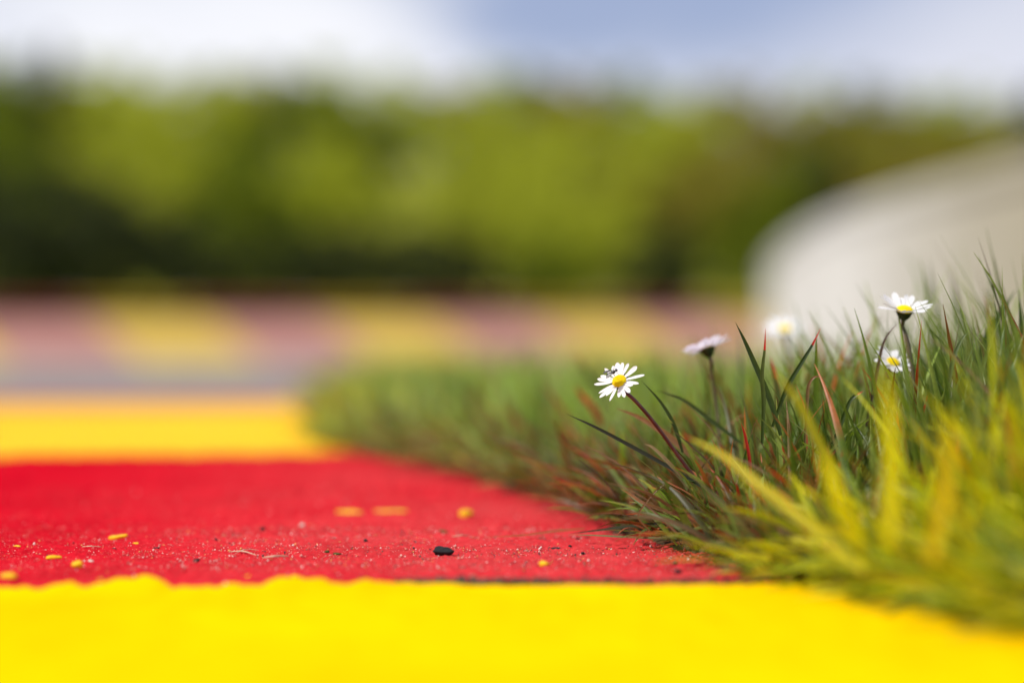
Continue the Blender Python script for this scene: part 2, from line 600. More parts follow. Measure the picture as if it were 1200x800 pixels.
# ------------------------------------------------------------------ far kerb and barrier
A = np.array([-7.9, 24.3]); B_ = np.array([7.2, 33.0])
L = np.linalg.norm(B_ - A); U = (B_ - A) / L
NV = np.array([-U[1], U[0]])          # away from the camera
Y_MID = 28.0
step = 1.38
off0 = -.25
n_blocks = int(L / step) + 1
wall_root = empty('barrier', (float(A[0]), float(A[1]), -.06))
tag(wall_root, 'low barrier of red and yellow panels behind the far kerb', 'barrier')
for k in range(n_blocks):
    s0, s1 = off0 + k * step, off0 + (k + 1) * step
    red = k % 2 == 0
    # kerb block: flat toe, ramp, rounded top
    prof = [(-1.5, -.50), (-1.35, -.41), (-.9, -.27), (-.45, -.12), (-.15, -.02), (.12, -.005), (.14, -.52)]
    vs = []
    for s in (s0 + .004, (s0 + s1) / 2, s1 - .004):
        for dd, z in prof:
            p = A + U * s + NV * (dd + .1)
            vs.append((p[0], p[1], z))
    npf = len(prof)
    fs = [(r * npf + j, (r + 1) * npf + j, (r + 1) * npf + j + 1, r * npf + j + 1) for r in range(2) for j in range(npf - 1)]
    fs += [tuple(range(npf)), tuple(range(2 * npf, 3 * npf))[::-1]]
    c0 = A + U * (s0 + s1) / 2
    o = mesh_obj('kerb', vs, fs, M['worn_red' if red else 'worn_yellow'], origin=(c0[0], c0[1], -.5), smooth=False)
    tag(o, 'worn %s block of the far kerb across the track' % ('red' if red else 'yellow'), group='blocks of the far kerb', kind='structure')
    # barrier panel: corrugated plate, a post behind each joint
    pr = [(.55, -.12), (.50, -.08), (.47, -.03), (.50, .01), (.53, .03), (.50, .06), (.47, .10), (.50, .145), (.55, .165), (.58, .165), (.58, -.12)]
    vs = []
    for s in (s0 + .008, s1 - .008):
        for dd, z in pr:
            p = A + U * s + NV * dd
            vs.append((p[0], p[1], z))
    q = len(pr)
    fs = [(j, q + j, q + (j + 1) % q, (j + 1) % q) for j in range(q)] + [tuple(range(q))[::-1], tuple(range(q, 2 * q))]
    mesh_obj('panel', vs, fs, M['bar_red_shaded' if red else 'bar_yellow_shaded'], wall_root, smooth=False)
    p = A + U * s0 + NV * .66
    v_, f_ = box((p[0], p[1], -.06), (.10, .12, .5), math.atan2(U[1], U[0]))
    mesh_obj('post', v_, f_, M['steel'], wall_root, smooth=False)

# concrete wall to the right, running away from the camera, its far end rounded down
wr = empty('concrete_wall', (2.45, 8.0, 0))
tag(wr, 'long pale concrete wall at the right, its rounded end near the far kerb', 'wall')
seg = np.linspace(3.0, 23.0, 11)


def wall_top(y):
    return np.interp(y, [7, 11, 15, 18, 20, 21.5, 22.5, 23], [.84, .86, .865, .845, .79, .71, .62, .53])


for k in range(10):
    ya, yb = seg[k] + .006, seg[k + 1] - .006
    vs, fs = [], []
    yy = np.linspace(ya, yb, 9)
    for y in yy:
        g = float(gz(y)) - .1
        t_ = float(wall_top(y)) - .12
        for x, z in ((2.40, g), (2.43, .10), (2.45, t_), (2.65, t_), (2.70, g)):
            vs.append((x, y, z))
    for r in range(8):
        for j in range(4):
            a = r * 5 + j
            fs.append((a, a + 1, a + 6, a + 5))
    fs += [(0, 4, 3, 2, 1), (40, 41, 42, 43, 44)]
    pn = mesh_obj('wall_panel', vs, fs, M['concrete'], wr, smooth=False)
    vs, fs = [], []
    for y in yy:
        t_ = float(wall_top(y))
        for x, z in ((2.425, t_ - .118), (2.425, t_ - .03), (2.45, t_), (2.65, t_), (2.675, t_ - .03), (2.675, t_ - .118)):
            vs.append((x, y, z))
    for r in range(8):
        for j in range(6):
            a = r * 6
            fs.append((a + j, a + (j + 1) % 6, a + 6 + (j + 1) % 6, a + 6 + j))
    fs += [tuple(range(6))[::-1], tuple(range(48, 54))]
    mesh_obj('coping', vs, fs, M['concrete'], wr, smooth=False)


# ------------------------------------------------------------------ trees
def crown_mesh(name, mat, seed, rx, rz, zc, clumps, per, leaf, conifer=False):
    g = np.random.default_rng(seed)
    cs = []
    if conifer:
        for k in range(clumps):
            t = g.random() ** .8
            r = rx * (1 - t) * (.6 + .4 * g.random())
            a = g.uniform(0, 6.283)
            cs.append((r * math.cos(a), r * math.sin(a), zc - rz + 2 * rz * t, .16 + .22 * (1 - t)))
    else:
        for k in range(clumps):
            d = g.standard_normal(3); d /= np.linalg.norm(d)
            r = g.random() ** .45
            k_ = 1 + .22 * math.sin(3 * d[0] + seed) * math.cos(2 * d[1] + seed * 2)
            cs.append((d[0] * rx * r * k_, d[1] * rx * r * k_, zc + d[2] * rz * r * k_, g.uniform(.5, .95) * rx * .30))
    cs = np.array(cs)
    idx = np.repeat(np.arange(len(cs)), per)
    n = len(idx)
    d = g.standard_normal((n, 3)); d /= np.linalg.norm(d, axis=1)[:, None]
    c = cs[idx, :3] + d * (cs[idx, 3] * g.random(n) ** .4)[:, None] * np.array([1, 1, .75])
    u = g.standard_normal((n, 3)); u /= np.linalg.norm(u, axis=1)[:, None]
    w = np.cross(u, d + .01); w /= np.linalg.norm(w, axis=1)[:, None] + 1e-9
    s = (leaf * g.uniform(.6, 1.2, n))[:, None]
    v = np.stack([c - u * s, c - w * s * .5 + d * s * .1, c + u * s, c + w * s * .5 + d * s * .1], 1).reshape(-1, 3)
    f = np.arange(4 * n).reshape(-1, 4)
    me = bpy.data.meshes.new(name)
    me.vertices.add(len(v)); me.vertices.foreach_set('co', v.astype(np.float32).ravel())
    me.loops.add(4 * n); me.loops.foreach_set('vertex_index', f.astype(np.int32).ravel())
    me.polygons.add(n); me.polygons.foreach_set('loop_start', (np.arange(n) * 4).astype(np.int32))
    me.update(calc_edges=True)
    me.materials.append(mat)
    return me


def trunk_mesh(name, seed, h, r, rx, conifer=False):
    r_ = random.Random(seed)
    vs, fs = tube(spline([(0, 0, -.3), (r_.uniform(-.1, .1), 0, h * .3), (r_.uniform(-.2, .2), r_.uniform(-.2, .2), h * .65), (0, 0, h * (.97 if conifer else .85))], 10), [r * 1.3, r, r * .6, r * .12], 8)
    vs = [tuple(p) for p in vs]
    for k in range(7):
        z = h * r_.uniform(.25, .65)
        a = r_.uniform(0, 6.3)
        ln = rx * r_.uniform(.5, .85)
        e = (ln * math.cos(a), ln * math.sin(a), z + (0 if conifer else ln * .6))
        v2, f2 = tube(spline([(0, 0, z), (e[0] * .5, e[1] * .5, z + (e[2] - z) * .35), e], 5), [r * .35, r * .2, r * .06], 6)
        o = len(vs)
        vs += [tuple(p) for p in v2]
        fs += [tuple(i + o for i in q) for q in f2]
    me = bpy.data.meshes.new(name)
    me.from_pydata(vs, [], fs)
    me.update()
    me.materials.append(M['bark'])
    return me


PROTO = {}
for nm, mat, seed, h, rx, rz, cl, per, leaf, con in (
        ('light', 'leaf_light', 1, 6, 2.5, 2.7, 70, 60, .16, 0), ('light_b', 'leaf_light', 2, 6, 2.9, 2.5, 80, 60, .16, 0),
        ('mid', 'leaf_mid', 3, 6, 2.5, 2.8, 75, 60, .16, 0), ('dark', 'leaf_dark_shade', 4, 6, 2.6, 2.8, 85, 60, .17, 0),
        ('olive', 'leaf_olive', 5, 6, 2.5, 2.6, 70, 60, .16, 0), ('conifer', 'needle', 6, 8, 1.7, 3.8, 110, 45, .16, 1)):
    zc = h - rz
    PROTO[nm] = (h, trunk_mesh('trunk', seed, h, .16, rx, con), crown_mesh('crown', M[mat], seed, rx, rz, zc, cl, per, leaf, con))

KIND = {'light': 'light green', 'light_b': 'light green', 'mid': 'mid green', 'dark': 'dark green', 'olive': 'olive brown', 'conifer': 'dark'}


def tree(px, top, d, kind, wide=1.0, label=None, group=None):
    h, tm, cm = PROTO[kind]
    x = (px - 600) / FPX * d
    z0 = float(gz(d)) - .05
    ztop = H + (360 - top) / FPX * d
    s = max(.3, (ztop - z0) / h)
    r = empty('conifer' if kind == 'conifer' else 'tree', (x, d, z0))
    r.rotation_euler.z = random.uniform(0, 6.28)
    r.scale = (s * wide, s * wide, s)
    for nme, me in (('trunk', tm), ('crown', cm)):
        o = bpy.data.objects.new(nme, me)
        COL.objects.link(o)
        o.parent = r
    tag(r, label or KIND[kind] + ' tree of the blurred wood on the far hillside', 'tree', group or 'trees of the blurred wood')


FR = 'trees at the foot of the hill'
# front row, from left to right
for a in (
        (-40, 180, 62, 'dark', 1.0, 'dark leafy tree at the left edge of the picture, at the foot of the hill'),
        (85, 195, 60, 'dark', 1.2, 'broad dark tree left of the mid green one, under the conifer tip'),
        (205, 240, 58, 'dark', .9, 'short dark tree between the broad dark tree and the mid green one'),
        (305, 165, 66, 'mid', .8, 'mid green tree below the small pointed conifer, left of centre'),
        (400, 262, 58, 'dark', .9, 'low dark tree just right of the mid green one'),
        (500, 265, 57, 'dark', 1.1, 'low dark tree beside the big light green tree'),
        (625, 205, 60, 'light', 1.0, 'big light green tree in the middle of the front row'),
        (710, 235, 62, 'light_b', .9, 'light green tree with the dark gap to its right'),
        (790, 265, 60, 'dark', .7, 'narrow dark tree between the light green and the mid green tree'),
        (865, 225, 63, 'mid', 1.0, 'mid green tree next to the rounded end of the concrete wall'),
        (975, 170, 66, 'conifer', 1.5, 'broad dark conifer rising behind the concrete wall'),
        (1060, 138, 70, 'olive', 1.0, 'olive tree above the middle of the concrete wall'),
        (1150, 140, 70, 'olive', 1.0, 'olive tree above the right part of the concrete wall'),
        (1215, 105, 64, 'conifer', 1.3, 'tall dark conifer at the right edge of the picture'),
):
    tree(*a, group=FR)
for a in (  # dark bushes added to give the shade under the trees
        (20, 235, 50, 'dark', 1.1, 'bushy tree added as dark shade at the left edge, in front of the dark trees'),
        (130, 225, 50, 'dark', 1.1, 'bushy tree added as dark shade, second from the left edge, nearest the barrier'),
        (240, 295, 50, 'dark', 1.5, 'low bush added as dark shade in front of the left side of the mid green tree'),
        (345, 300, 50, 'dark', 1.5, 'low bush added as dark shade in front of the right side of the mid green tree'),
        (440, 290, 50, 'dark', 1.5, 'low bush added as dark shade left of the deepest dark gap'),
        (545, 300, 50, 'dark', 1.4, 'low bush added as dark shade at the left foot of the big light green tree'),
        (655, 318, 50, 'mid', 1.6, 'lowest bush, under the big light green tree'),
        (770, 310, 50, 'dark', 1.4, 'low bush added as dark shade right of the light green trees')):
    tree(*a, group=FR)
tree(65, 55, 120, 'conifer', 1.1, 'dark conifer tip standing above the wood at the left', FR)
tree(325, 80, 150, 'conifer', 1.0, 'small dark conifer tip above the wood, left of centre', FR)
# rows up the hillside
rr_ = random.Random(5)
for d, top, kinds, n in ((88, 165, ['mid', 'light', 'mid', 'light_b', 'light', 'light', 'olive', 'mid', 'olive', 'olive'], 10),
                         (120, 118, ['mid', 'light', 'light_b', 'mid', 'mid', 'light', 'light_b', 'light', 'olive', 'mid', 'olive', 'olive'], 12),
                         (160, 92, ['mid', 'mid', 'light', 'light_b', 'mid', 'light', 'light', 'olive', 'light_b', 'light', 'olive', 'olive', 'mid', 'olive'], 14),
                         (205, 74, ['light', 'mid', 'light_b', 'light', 'olive', 'light', 'light_b', 'light', 'olive', 'mid', 'olive', 'mid', 'olive', 'olive'], 19)):
    for k in range(n):
        x = -60 + 1320 * (k + .5 + rr_.uniform(-.25, .25)) / n
        tp = top + rr_.uniform(-6, 14) + (x - 600) * (.042 if x > 600 else .03)
        wd = (1320 / n) * d / FPX / 5.0 / max(.3, ((H + (360 - tp) / FPX * d) - float(gz(d))) / 6) * 1.4
        tree(x, tp, d, kinds[k % len(kinds)], wd)


# ------------------------------------------------------------------ grass
def ribbons(base, length, width, az, th0, kap, cols_b, cols_t, tipcol, tipfrom, nseg=6, twist=None):
    n = len(base)
    s = np.linspace(0, 1, nseg + 1)
    pos = np.zeros((n, nseg + 1, 3))
    pos[:, 0] = base
    dirh = np.stack([np.cos(az), np.sin(az), np.zeros(n)], 1)
    tw = twist if twist is not None else np.zeros(n)
    tang = np.zeros((n, nseg + 1, 3))
    for k in range(nseg + 1):
        th = th0 + kap * s[k] ** 1.3
        t = np.sin(th)[:, None] * dirh + np.cos(th)[:, None] * np.array([0, 0, 1])
        tang[:, k] = t
        if k < nseg:
            pos[:, k + 1] = pos[:, k] + t * (length / nseg)[:, None]
    side0 = np.stack([-np.sin(az), np.cos(az), np.zeros(n)], 1)
    V = np.zeros((n, nseg + 1, 3, 3))
    prof = np.clip(1.0 - s ** 2.2, .04, 1) * np.clip(.55 + s * 2.2, 0, 1)
    for k in range(nseg + 1):
        nrm = np.cross(side0, tang[:, k])
        a = tw * s[k]
        sd_ = side0 * np.cos(a)[:, None] + nrm * np.sin(a)[:, None]
        nr2 = nrm * np.cos(a)[:, None] - side0 * np.sin(a)[:, None]
        w = (width * prof[k])[:, None]
        V[:, k, 0] = pos[:, k] - sd_ * w * .5
        V[:, k, 1] = pos[:, k] - nr2 * w * .22
        V[:, k, 2] = pos[:, k] + sd_ * w * .5
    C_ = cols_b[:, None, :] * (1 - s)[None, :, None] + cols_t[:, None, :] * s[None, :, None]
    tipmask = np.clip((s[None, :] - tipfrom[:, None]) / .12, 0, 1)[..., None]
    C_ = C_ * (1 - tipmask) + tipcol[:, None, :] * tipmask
    C_ = np.repeat(C_[:, :, None, :], 3, 2)
    nv = (nseg + 1) * 3
    fl = []
    for k in range(nseg):
        for j in range(2):
            a = k * 3 + j
            fl.append((a, a + 1, a + 4, a + 3))
    F = (np.arange(n)[:, None, None] * nv + np.array(fl)[None]).reshape(-1, 4)
    return V.reshape(-1, 3), F, C_.reshape(-1, 3)


def pick(n, pal, p=None):
    pal = np.array(pal)
    i = rng.choice(len(pal), n, p=p)
    return pal[i] * rng.uniform(.75, 1.25, (n, 1))


GREEN = [(.05, .095, .012), (.12, .19, .016), (.19, .27, .032), (.29, .35, .085), (.13, .21, .045), (.23, .29, .07), (.17, .24, .02)]
RUST = [(.22, .065, .018), (.30, .10, .025), (.10, .05, .018), (.22, .12, .05), (.26, .17, .08), (.13, .10, .03), (.09, .09, .02)]
YEL = [(.74, .72, .004), (.66, .68, .004), (.48, .55, .006), (.30, .40, .008), (.76, .66, .004), (.66, .46, .004)]
RED = [(.48, .03, .012), (.52, .12, .02), (.34, .02, .02), (.46, .15, .05)]


def scatter(n, y0, y1, xr, clump=.011, per=9, outside=False):
    """bases in clumps; returns positions, distance from the edge, direction out of the clump, clump height"""
    m_ = n * 3 // per
    Yc = rng.uniform(y0, y1, m_)
    ec = rng.uniform(-.004, xr, m_)
    Xc = edge(Yc) + .018 + ec + np.where(Yc < 1.15, .012 * np.sin(Yc * 70) + .008 * np.sin(Yc * 31), .006 * np.sin(Yc * 55))
    i = rng.integers(0, m_, n * 3)
    dx, dy = rng.normal(0, clump, n * 3), rng.normal(0, clump, n * 3)
    X, Y = Xc[i] + dx, Yc[i] + dy
    e = X - edge(Y) - .018
    hc = rng.uniform(.50, 1.22, m_)[i]
    tone = rng.uniform(.7, 1.35, m_)[i]
    az = np.arctan2(dy, dx) + rng.normal(0, .6, n * 3)
    ok = (X < Y * .235 + .06) & (e > -.012)
    if outside:
        ok = X >= Y * .235 + .06
    k = np.flatnonzero(ok)[:n]
    return X[k], Y[k], np.clip(e[k], 0, None), az[k], hc[k], tone[k]


parts = {'green': [], 'yellow': [], 'dry': []}


def grow(B, hs, wmin, wmax, nseg=6, edge_boost=1.0, flat=0.0):
    X, Y, e, az_r, hc, tone = B
    n = len(X)
    hs = (height(X, Y, e) if hs is None else np.full(n, hs)) * hc
    base = np.stack([X, Y, gz(Y) + .004 + .016 * np.clip(e / .12, 0, 1)], 1)
    near = 1 - sstep(0, .07, e)
    inward = np.arctan2(-.30, -.95)
    az_e = inward + rng.normal(0, .85, n)
    az = np.where(rng.random(n) < .25 + .65 * near, az_e, az_r)
    th0 = np.abs(rng.normal(.20, .16, n)) + near * rng.uniform(.1, .85, n) * edge_boost + flat
    kap = rng.uniform(.05, .8, n) + near * rng.uniform(0, .6, n)
    length = hs * rng.uniform(.5, 1.1, n)
    width = rng.uniform(wmin, wmax, n)
    cb, ct = pick(n, GREEN) * tone[:, None], pick(n, GREEN) * tone[:, None]
    backlit_gain = 1 + .9 * sstep(1.55, 1.9, Y)  # blades further back coloured brighter, as if backlit
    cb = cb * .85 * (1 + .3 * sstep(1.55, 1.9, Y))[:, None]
    ct = ct * backlit_gain[:, None]
    r = rng.random(n)
    # overspray: yellow beside the yellow sections, red beside the red one; dry blades along the edge
    py = (1 - sstep(1.10, 1.19, Y)) * (.46 + .42 * (1 - sstep(.05, .22, e))) + sstep(2.25, 2.4, Y) * (1 - sstep(3.8, 4.2, Y)) * .65 * (1 - sstep(.02, .12, e))
    isy = r < py
    mid = sstep(1.10, 1.2, Y)
    pd = .60 * (1 - sstep(.0, .09, e)) * mid * (1 - .55 * sstep(1.5, 1.8, Y)) * (1 - sstep(2.1, 2.5, Y)) + .02 + .05 * mid
    isd = (~isy) & (rng.random(n) < pd)
    yc = pick(n, YEL)
    dc = pick(n, RUST)
    cb = np.where(isd[:, None], dc * .8, cb); ct = np.where(isd[:, None], dc, ct)
    cb = np.where(isy[:, None], yc * .28 + cb * .6, cb); ct = np.where(isy[:, None], yc, ct)
    tipfrom = np.full(n, 2.0)
    pr = .24 * (1 - sstep(.02, .14, e)) * mid * (1 - sstep(2.2, 2.5, Y)) + .015
    ist = rng.random(n) < pr
    tipfrom[ist] = rng.uniform(.5, .9, ist.sum())
    tc_ = pick(n, RED)
    tw = rng.normal(0, .9, n)
    V, F, C_ = ribbons(base, length, width, az, th0, kap, cb, ct, tc_, tipfrom, nseg, tw)
    nv, nf = (nseg + 1) * 3, nseg * 2
    V = V.reshape(n, nv, 3); C_ = C_.reshape(n, nv, 3)
    # nothing sinks into the kerb
    V[..., 2] = np.maximum(V[..., 2], gz(V[..., 1]) + .0035)
    fl = F[:nf]
    for key, mk in (('yellow', isy), ('dry', isd), ('green', ~isy & ~isd)):
        k = int(mk.sum())
        if k:
            parts[key].append((V[mk].reshape(-1, 3), (np.arange(k)[:, None, None] * nv + fl[None]).reshape(-1, 4), C_[mk].reshape(-1, 3)))


def height(X, Y, e):
    h = np.where(Y < 1.12, .055 + .06 * sstep(0, .16, e), .062 + .046 * sstep(0, .16, e) + .018 * sstep(.175, .21, X / Y))
    far = .060 + .012 * sstep(0, .2, e)
    k = sstep(1.45, 1.8, Y)
    return h * (1 - k) + far * k


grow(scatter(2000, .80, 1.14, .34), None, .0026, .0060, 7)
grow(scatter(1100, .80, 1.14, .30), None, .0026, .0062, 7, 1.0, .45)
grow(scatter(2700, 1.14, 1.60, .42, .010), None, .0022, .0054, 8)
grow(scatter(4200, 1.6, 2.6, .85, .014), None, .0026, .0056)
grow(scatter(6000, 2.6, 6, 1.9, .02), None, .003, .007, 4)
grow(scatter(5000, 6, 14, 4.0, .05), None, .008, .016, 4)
# the verge goes on to the right of the picture and towards the camera
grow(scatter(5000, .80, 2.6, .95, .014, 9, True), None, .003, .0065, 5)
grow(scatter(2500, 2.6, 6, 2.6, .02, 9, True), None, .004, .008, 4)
grow(scatter(1500, .45, .80, .40, .011, 9, True), None, .003, .0065, 5)
# fringe along the edge and low thatch
grow(scatter(1200, .85, 2.35, .035, .008, 7), .066, .0016, .0044, 7, 1.25)
grow(scatter(3000, .85, 2.2, .22, .012, 12), .045, .0008, .0022, 5, 1.0, .6)
# a few tall blades at the right
B = scatter(900, 1.2, 1.9, .46)
ok = B[0] / B[1] > .178
grow(tuple(q[ok] for q in B), .135, .0026, .0052, 8)

for key, nm, lab in (('green', 'grass', 'green grass growing thickly on the verge beside the kerb'),
                     ('yellow', 'painted_grass', 'grass sprayed yellow along the yellow kerb sections'),
                     ('dry', 'dry_grass', 'rusty brown dry grass along the edge of the red kerb')):
    Vs, Fs, Cs = [], [], []
    o = 0
    for V, F, C_ in parts[key]:
        Vs.append(V); Fs.append(F + o); Cs.append(C_)
        o += len(V)
    tag(mesh_obj(nm, np.concatenate(Vs), np.concatenate(Fs), M['grass'], cols=np.concatenate(Cs)), lab, kind='stuff')


def blade(pts, width, cb, ct, label, tip=None, tipfrom=.85, group='single grass blades standing out', nseg=16, face=(0, -1, .15), name='grass_blade', cat='grass blade', twist=.6, taper=2.4):
    """a single blade through photo points (x, y, depth), base first; its tip may be a part of its own"""
    P = spline([at(*p) for p in pts], nseg)
    T = np.gradient(P, axis=0); T /= np.linalg.norm(T, axis=1)[:, None]
    fc = np.array(face, dtype=float); fc /= np.linalg.norm(fc)
    root = empty(name, tuple(P[0]))
    s = np.linspace(0, 1, nseg + 1)
    rows_, cols_ = [], []
    for k in range(nseg + 1):
        sd_ = np.cross(T[k], fc); sd_ /= np.linalg.norm(sd_) + 1e-9
        nr = np.cross(sd_, T[k])
        a = twist * (s[k] - .5)
        sd2 = sd_ * math.cos(a) + nr * math.sin(a)
        nr2 = nr * math.cos(a) - sd_ * math.sin(a)
        w = width * max(.05, 1 - s[k] ** taper) * min(1, .6 + 1.5 * s[k])
        rows_.append([P[k] - sd2 * w * .5, P[k] - sd2 * w * .25 - nr2 * w * .1, P[k] - nr2 * w * .2, P[k] + sd2 * w * .25 - nr2 * w * .1, P[k] + sd2 * w * .5])
        c_ = np.array(cb) * (1 - s[k]) + np.array(ct) * s[k]
        cols_.append([c_, c_ * .9, c_ * .8, c_ * .9, c_])
    rows_, cols_ = np.array(rows_), np.array(cols_)
    cut = nseg if tip is None else max(2, int(round(tipfrom * nseg)))
    mesh_obj('leaf_blade', rows_[:cut + 1].reshape(-1, 3), grid_faces(cut + 1, 5), M['grass'], root, cols=cols_[:cut + 1].reshape(-1, 3))
    if tip is not None:
        r2 = rows_[cut:]
        tc_ = np.tile(np.array(tip), (r2.shape[0] * 5, 1))
        t_ = mesh_obj('tip', r2.reshape(-1, 3), grid_faces(r2.shape[0], 5), M['grass'], root, cols=tc_)
        t_['label'] = 'red painted tip'
    tag(root, label, cat, group)
    return root


DG, MG, LG = (.022, .042, .010), (.055, .095, .018), (.14, .19, .07)
RD = (.50, .02, .015)
YP = (.76, .72, .004)
mm = .001
blade([(845, 585, 1.30), (800, 556, 1.295), (735, 520, 1.29), (695, 499, 1.285), (664, 485, 1.285)], 3.2 * mm, (.03, .045, .015), (.035, .03, .018), 'dark blade leaning far left below the fly flower, nearly level', face=(.3, -.8, .6))
blade([(915, 510, 1.30), (903, 470, 1.30), (884, 425, 1.30), (872, 398, 1.30), (862, 378, 1.30)], 3.4 * mm, MG, DG, 'straight dark green blade with sharp tip right of the pink daisy')
blade([(893, 520, 1.29), (895, 470, 1.29), (893, 440, 1.29), (896, 410, 1.29), (897, 385, 1.29)], 2.6 * mm, MG, (.10, .12, .02), 'upright blade with a thin red tip left of the blurred white daisy', tip=RD, tipfrom=.78)
blade([(905, 500, 1.31), (922, 455, 1.31), (940, 424, 1.31), (952, 404, 1.31), (962, 384, 1.31)], 2.6 * mm, MG, DG, 'blade leaning right with a red tip below the blurred white daisy', tip=RD, tipfrom=.76)
blade([(880, 560, 1.30), (878, 535, 1.30), (873, 510, 1.30), (868, 494, 1.30)], 2.0 * mm, (.4, .03, .02), (.5, .02, .015), 'short bright red blade low in the grass under the straight dark blade')
blade([(1010, 668, 1.0), (945, 612, 1.03), (890, 568, 1.07), (845, 532, 1.12), (800, 509, 1.16)], 7.0 * mm, (.52, .48, .006), (.66, .58, .004), 'broad yellow painted blade arching left in the foreground, red spot at its tip', tip=(.55, .10, .01), tipfrom=.95, face=(.2, -.9, .5))
blade([(1113, 560, 1.30), (1111, 500, 1.30), (1112, 450, 1.30), (1119, 415, 1.30), (1128, 396, 1.30), (1134, 390, 1.30)], 3.0 * mm, (.12, .17, .06), LG, 'pale curled blade in front of the tall grass at the right')
blade([(1100, 520, 1.62), (1094, 440, 1.62), (1092, 380, 1.62), (1089, 310, 1.62)], 5.5 * mm, MG, (.07, .11, .03), 'tall blurred blade, left of the pair rising above the wall foot')
blade([(1150, 520, 1.60), (1135, 430, 1.60), (1124, 375, 1.60), (1114, 310, 1.60)], 5.0 * mm, MG, (.07, .11, .03), 'tall blurred blade, right of the pair rising above the wall foot')
blade([(1120, 500, 1.42), (1140, 440, 1.42), (1158, 395, 1.42), (1172, 368, 1.42), (1190, 340, 1.42)], 7.0 * mm, MG, (.08, .13, .03), 'wide green blade leaning right near the right edge')
blade([(1215, 520, 1.36), (1202, 450, 1.36), (1197, 390, 1.36), (1194, 340, 1.36)], 4.0 * mm, DG, MG, 'dark upright blade cut by the right edge of the picture')
blade([(850, 632, 1.31), (800, 631, 1.31), (740, 629, 1.31), (700, 627, 1.31), (666, 626, 1.31)], 2.6 * mm, LG, (.22, .27, .11), 'pale blade lying flat on the red kerb', face=(0, -.45, .9), twist=.2)
blade([(840, 618, 1.33), (790, 612, 1.33), (740, 616, 1.33), (700, 621, 1.33), (668, 625, 1.33)], 2.6 * mm, (.05, .06, .02), (.03, .045, .015), 'dark blade bending down just above the pale flat one', face=(0, -.6, .8))
blade([(685, 619, 1.38), (650, 622, 1.375), (610, 627, 1.36), (566, 629, 1.35)], 1.8 * mm, (.2, .17, .04), (.35, .16, .03), 'thin orange green blade reaching out furthest over the red kerb', face=(0, -.5, .9), twist=.2)
blade([(800, 530, 1.33), (790, 498, 1.33), (775, 472, 1.33), (752, 446, 1.33)], 2.4 * mm, MG, DG, 'thin dark blade curving right of the fly flower stem')
blade([(870, 520, 1.37), (830, 490, 1.37), (800, 468, 1.37), (768, 457, 1.37)], 2.6 * mm, MG, (.05, .06, .02), 'slack dark blade under the pink tinged daisy')
blade([(705, 500, 1.58), (695, 478, 1.58), (684, 466, 1.58), (674, 452, 1.58)], 5 * mm, (.30, .10, .03), (.5, .09, .02), 'blurred orange red blade left of the fly flower', tip=(.5, .07, .02), tipfrom=.5)
blade([(720, 480, 1.75), (700, 455, 1.75), (685, 432, 1.75), (671, 412, 1.75)], 4.5 * mm, (.07, .11, .03), (.08, .12, .03), 'blurred green blade with rusty tip, leftmost in the tall tuft', tip=(.40, .12, .06), tipfrom=.78)
blade([(770, 500, 1.80), (755, 465, 1.80), (745, 435, 1.80), (735, 408, 1.80)], 4.5 * mm, (.07, .11, .03), (.08, .12, .03), 'blurred green blade with rusty tip right above the fly flower', tip=(.40, .12, .06), tipfrom=.80)
blade([(905, 520, 1.40), (912, 470, 1.40), (908, 440, 1.40), (903, 418, 1.40)], 4.0 * mm, MG, (.3, .1, .04), 'soft green blade with a red end below the blurred white daisy', tip=(.5, .05, .03), tipfrom=.6)
blade([(975, 520, 1.30), (985, 498, 1.30), (996, 470, 1.30), (1005, 462, 1.30), (1012, 458, 1.30)], 2.4 * mm, MG, (.05, .08, .02), 'short blade with red tip under the left of the clear daisy', tip=RD, tipfrom=.72)
blade([(943, 520, 1.30), (946, 470, 1.30), (948, 450, 1.30), (956, 441, 1.30), (968, 444, 1.30)], 2.0 * mm, (.16, .13, .05), (.30, .12, .05), 'brown hooked blade in the middle of the tuft')
blade([(1015, 500, 1.34), (1027, 440, 1.34), (1036, 400, 1.34), (1052, 378, 1.34)], 2.2 * mm, (.08, .06, .04), (.12, .06, .05), 'bare purple brown stalk arching behind the clear daisy')
blade([(820, 612, 1.30), (785, 600, 1.295), (752, 588, 1.29), (737, 578, 1.29), (727, 572, 1.29)], 2.0 * mm, (.30, .22, .10), (.42, .22, .09), 'dry tan blade with an orange tip low at the edge of the tuft', group='dry blades at the foot of the tuft', tip=None)
blade([(762, 622, 1.29), (748, 606, 1.29), (756, 590, 1.29), (772, 572, 1.29), (790, 560, 1.29)], 1.1 * mm, (.24, .13, .05), (.24, .13, .05), 'thin dry stalk bent at an angle below the dark level blade', group='dry blades at the foot of the tuft')
blade([(800, 560, 1.28), (782, 540, 1.28), (765, 524, 1.28), (755, 520, 1.28)], 2.2 * mm, (.20, .15, .06), (.45, .36, .2), 'pale dry blade crossing under the fly flower stem', group='dry blades at the foot of the tuft')
blade([(840, 560, 1.36), (795, 520, 1.36), (755, 492, 1.36), (722, 478, 1.36)], 4.2 * mm, (.26, .14, .06), (.36, .17, .08), 'blurred tan blade just behind the fly flower stem', group='dry blades at the foot of the tuft')
blade([(1040, 640, .95), (1045, 560, .95), (1042, 480, .95), (1033, 422, .95)], 6.5 * mm, YP, YP, 'upright yellow painted blade in the foreground below the half hidden daisy', group='yellow painted blades in the foreground', twist=.3)
blade([(1090, 660, .94), (1105, 580, .94), (1112, 520, .94), (1108, 480, .94)], 6.5 * mm, (.66, .48, .004), (.68, .54, .004), 'orange yellow blade in the foreground under the pale curled one', group='yellow painted blades in the foreground', twist=.3)
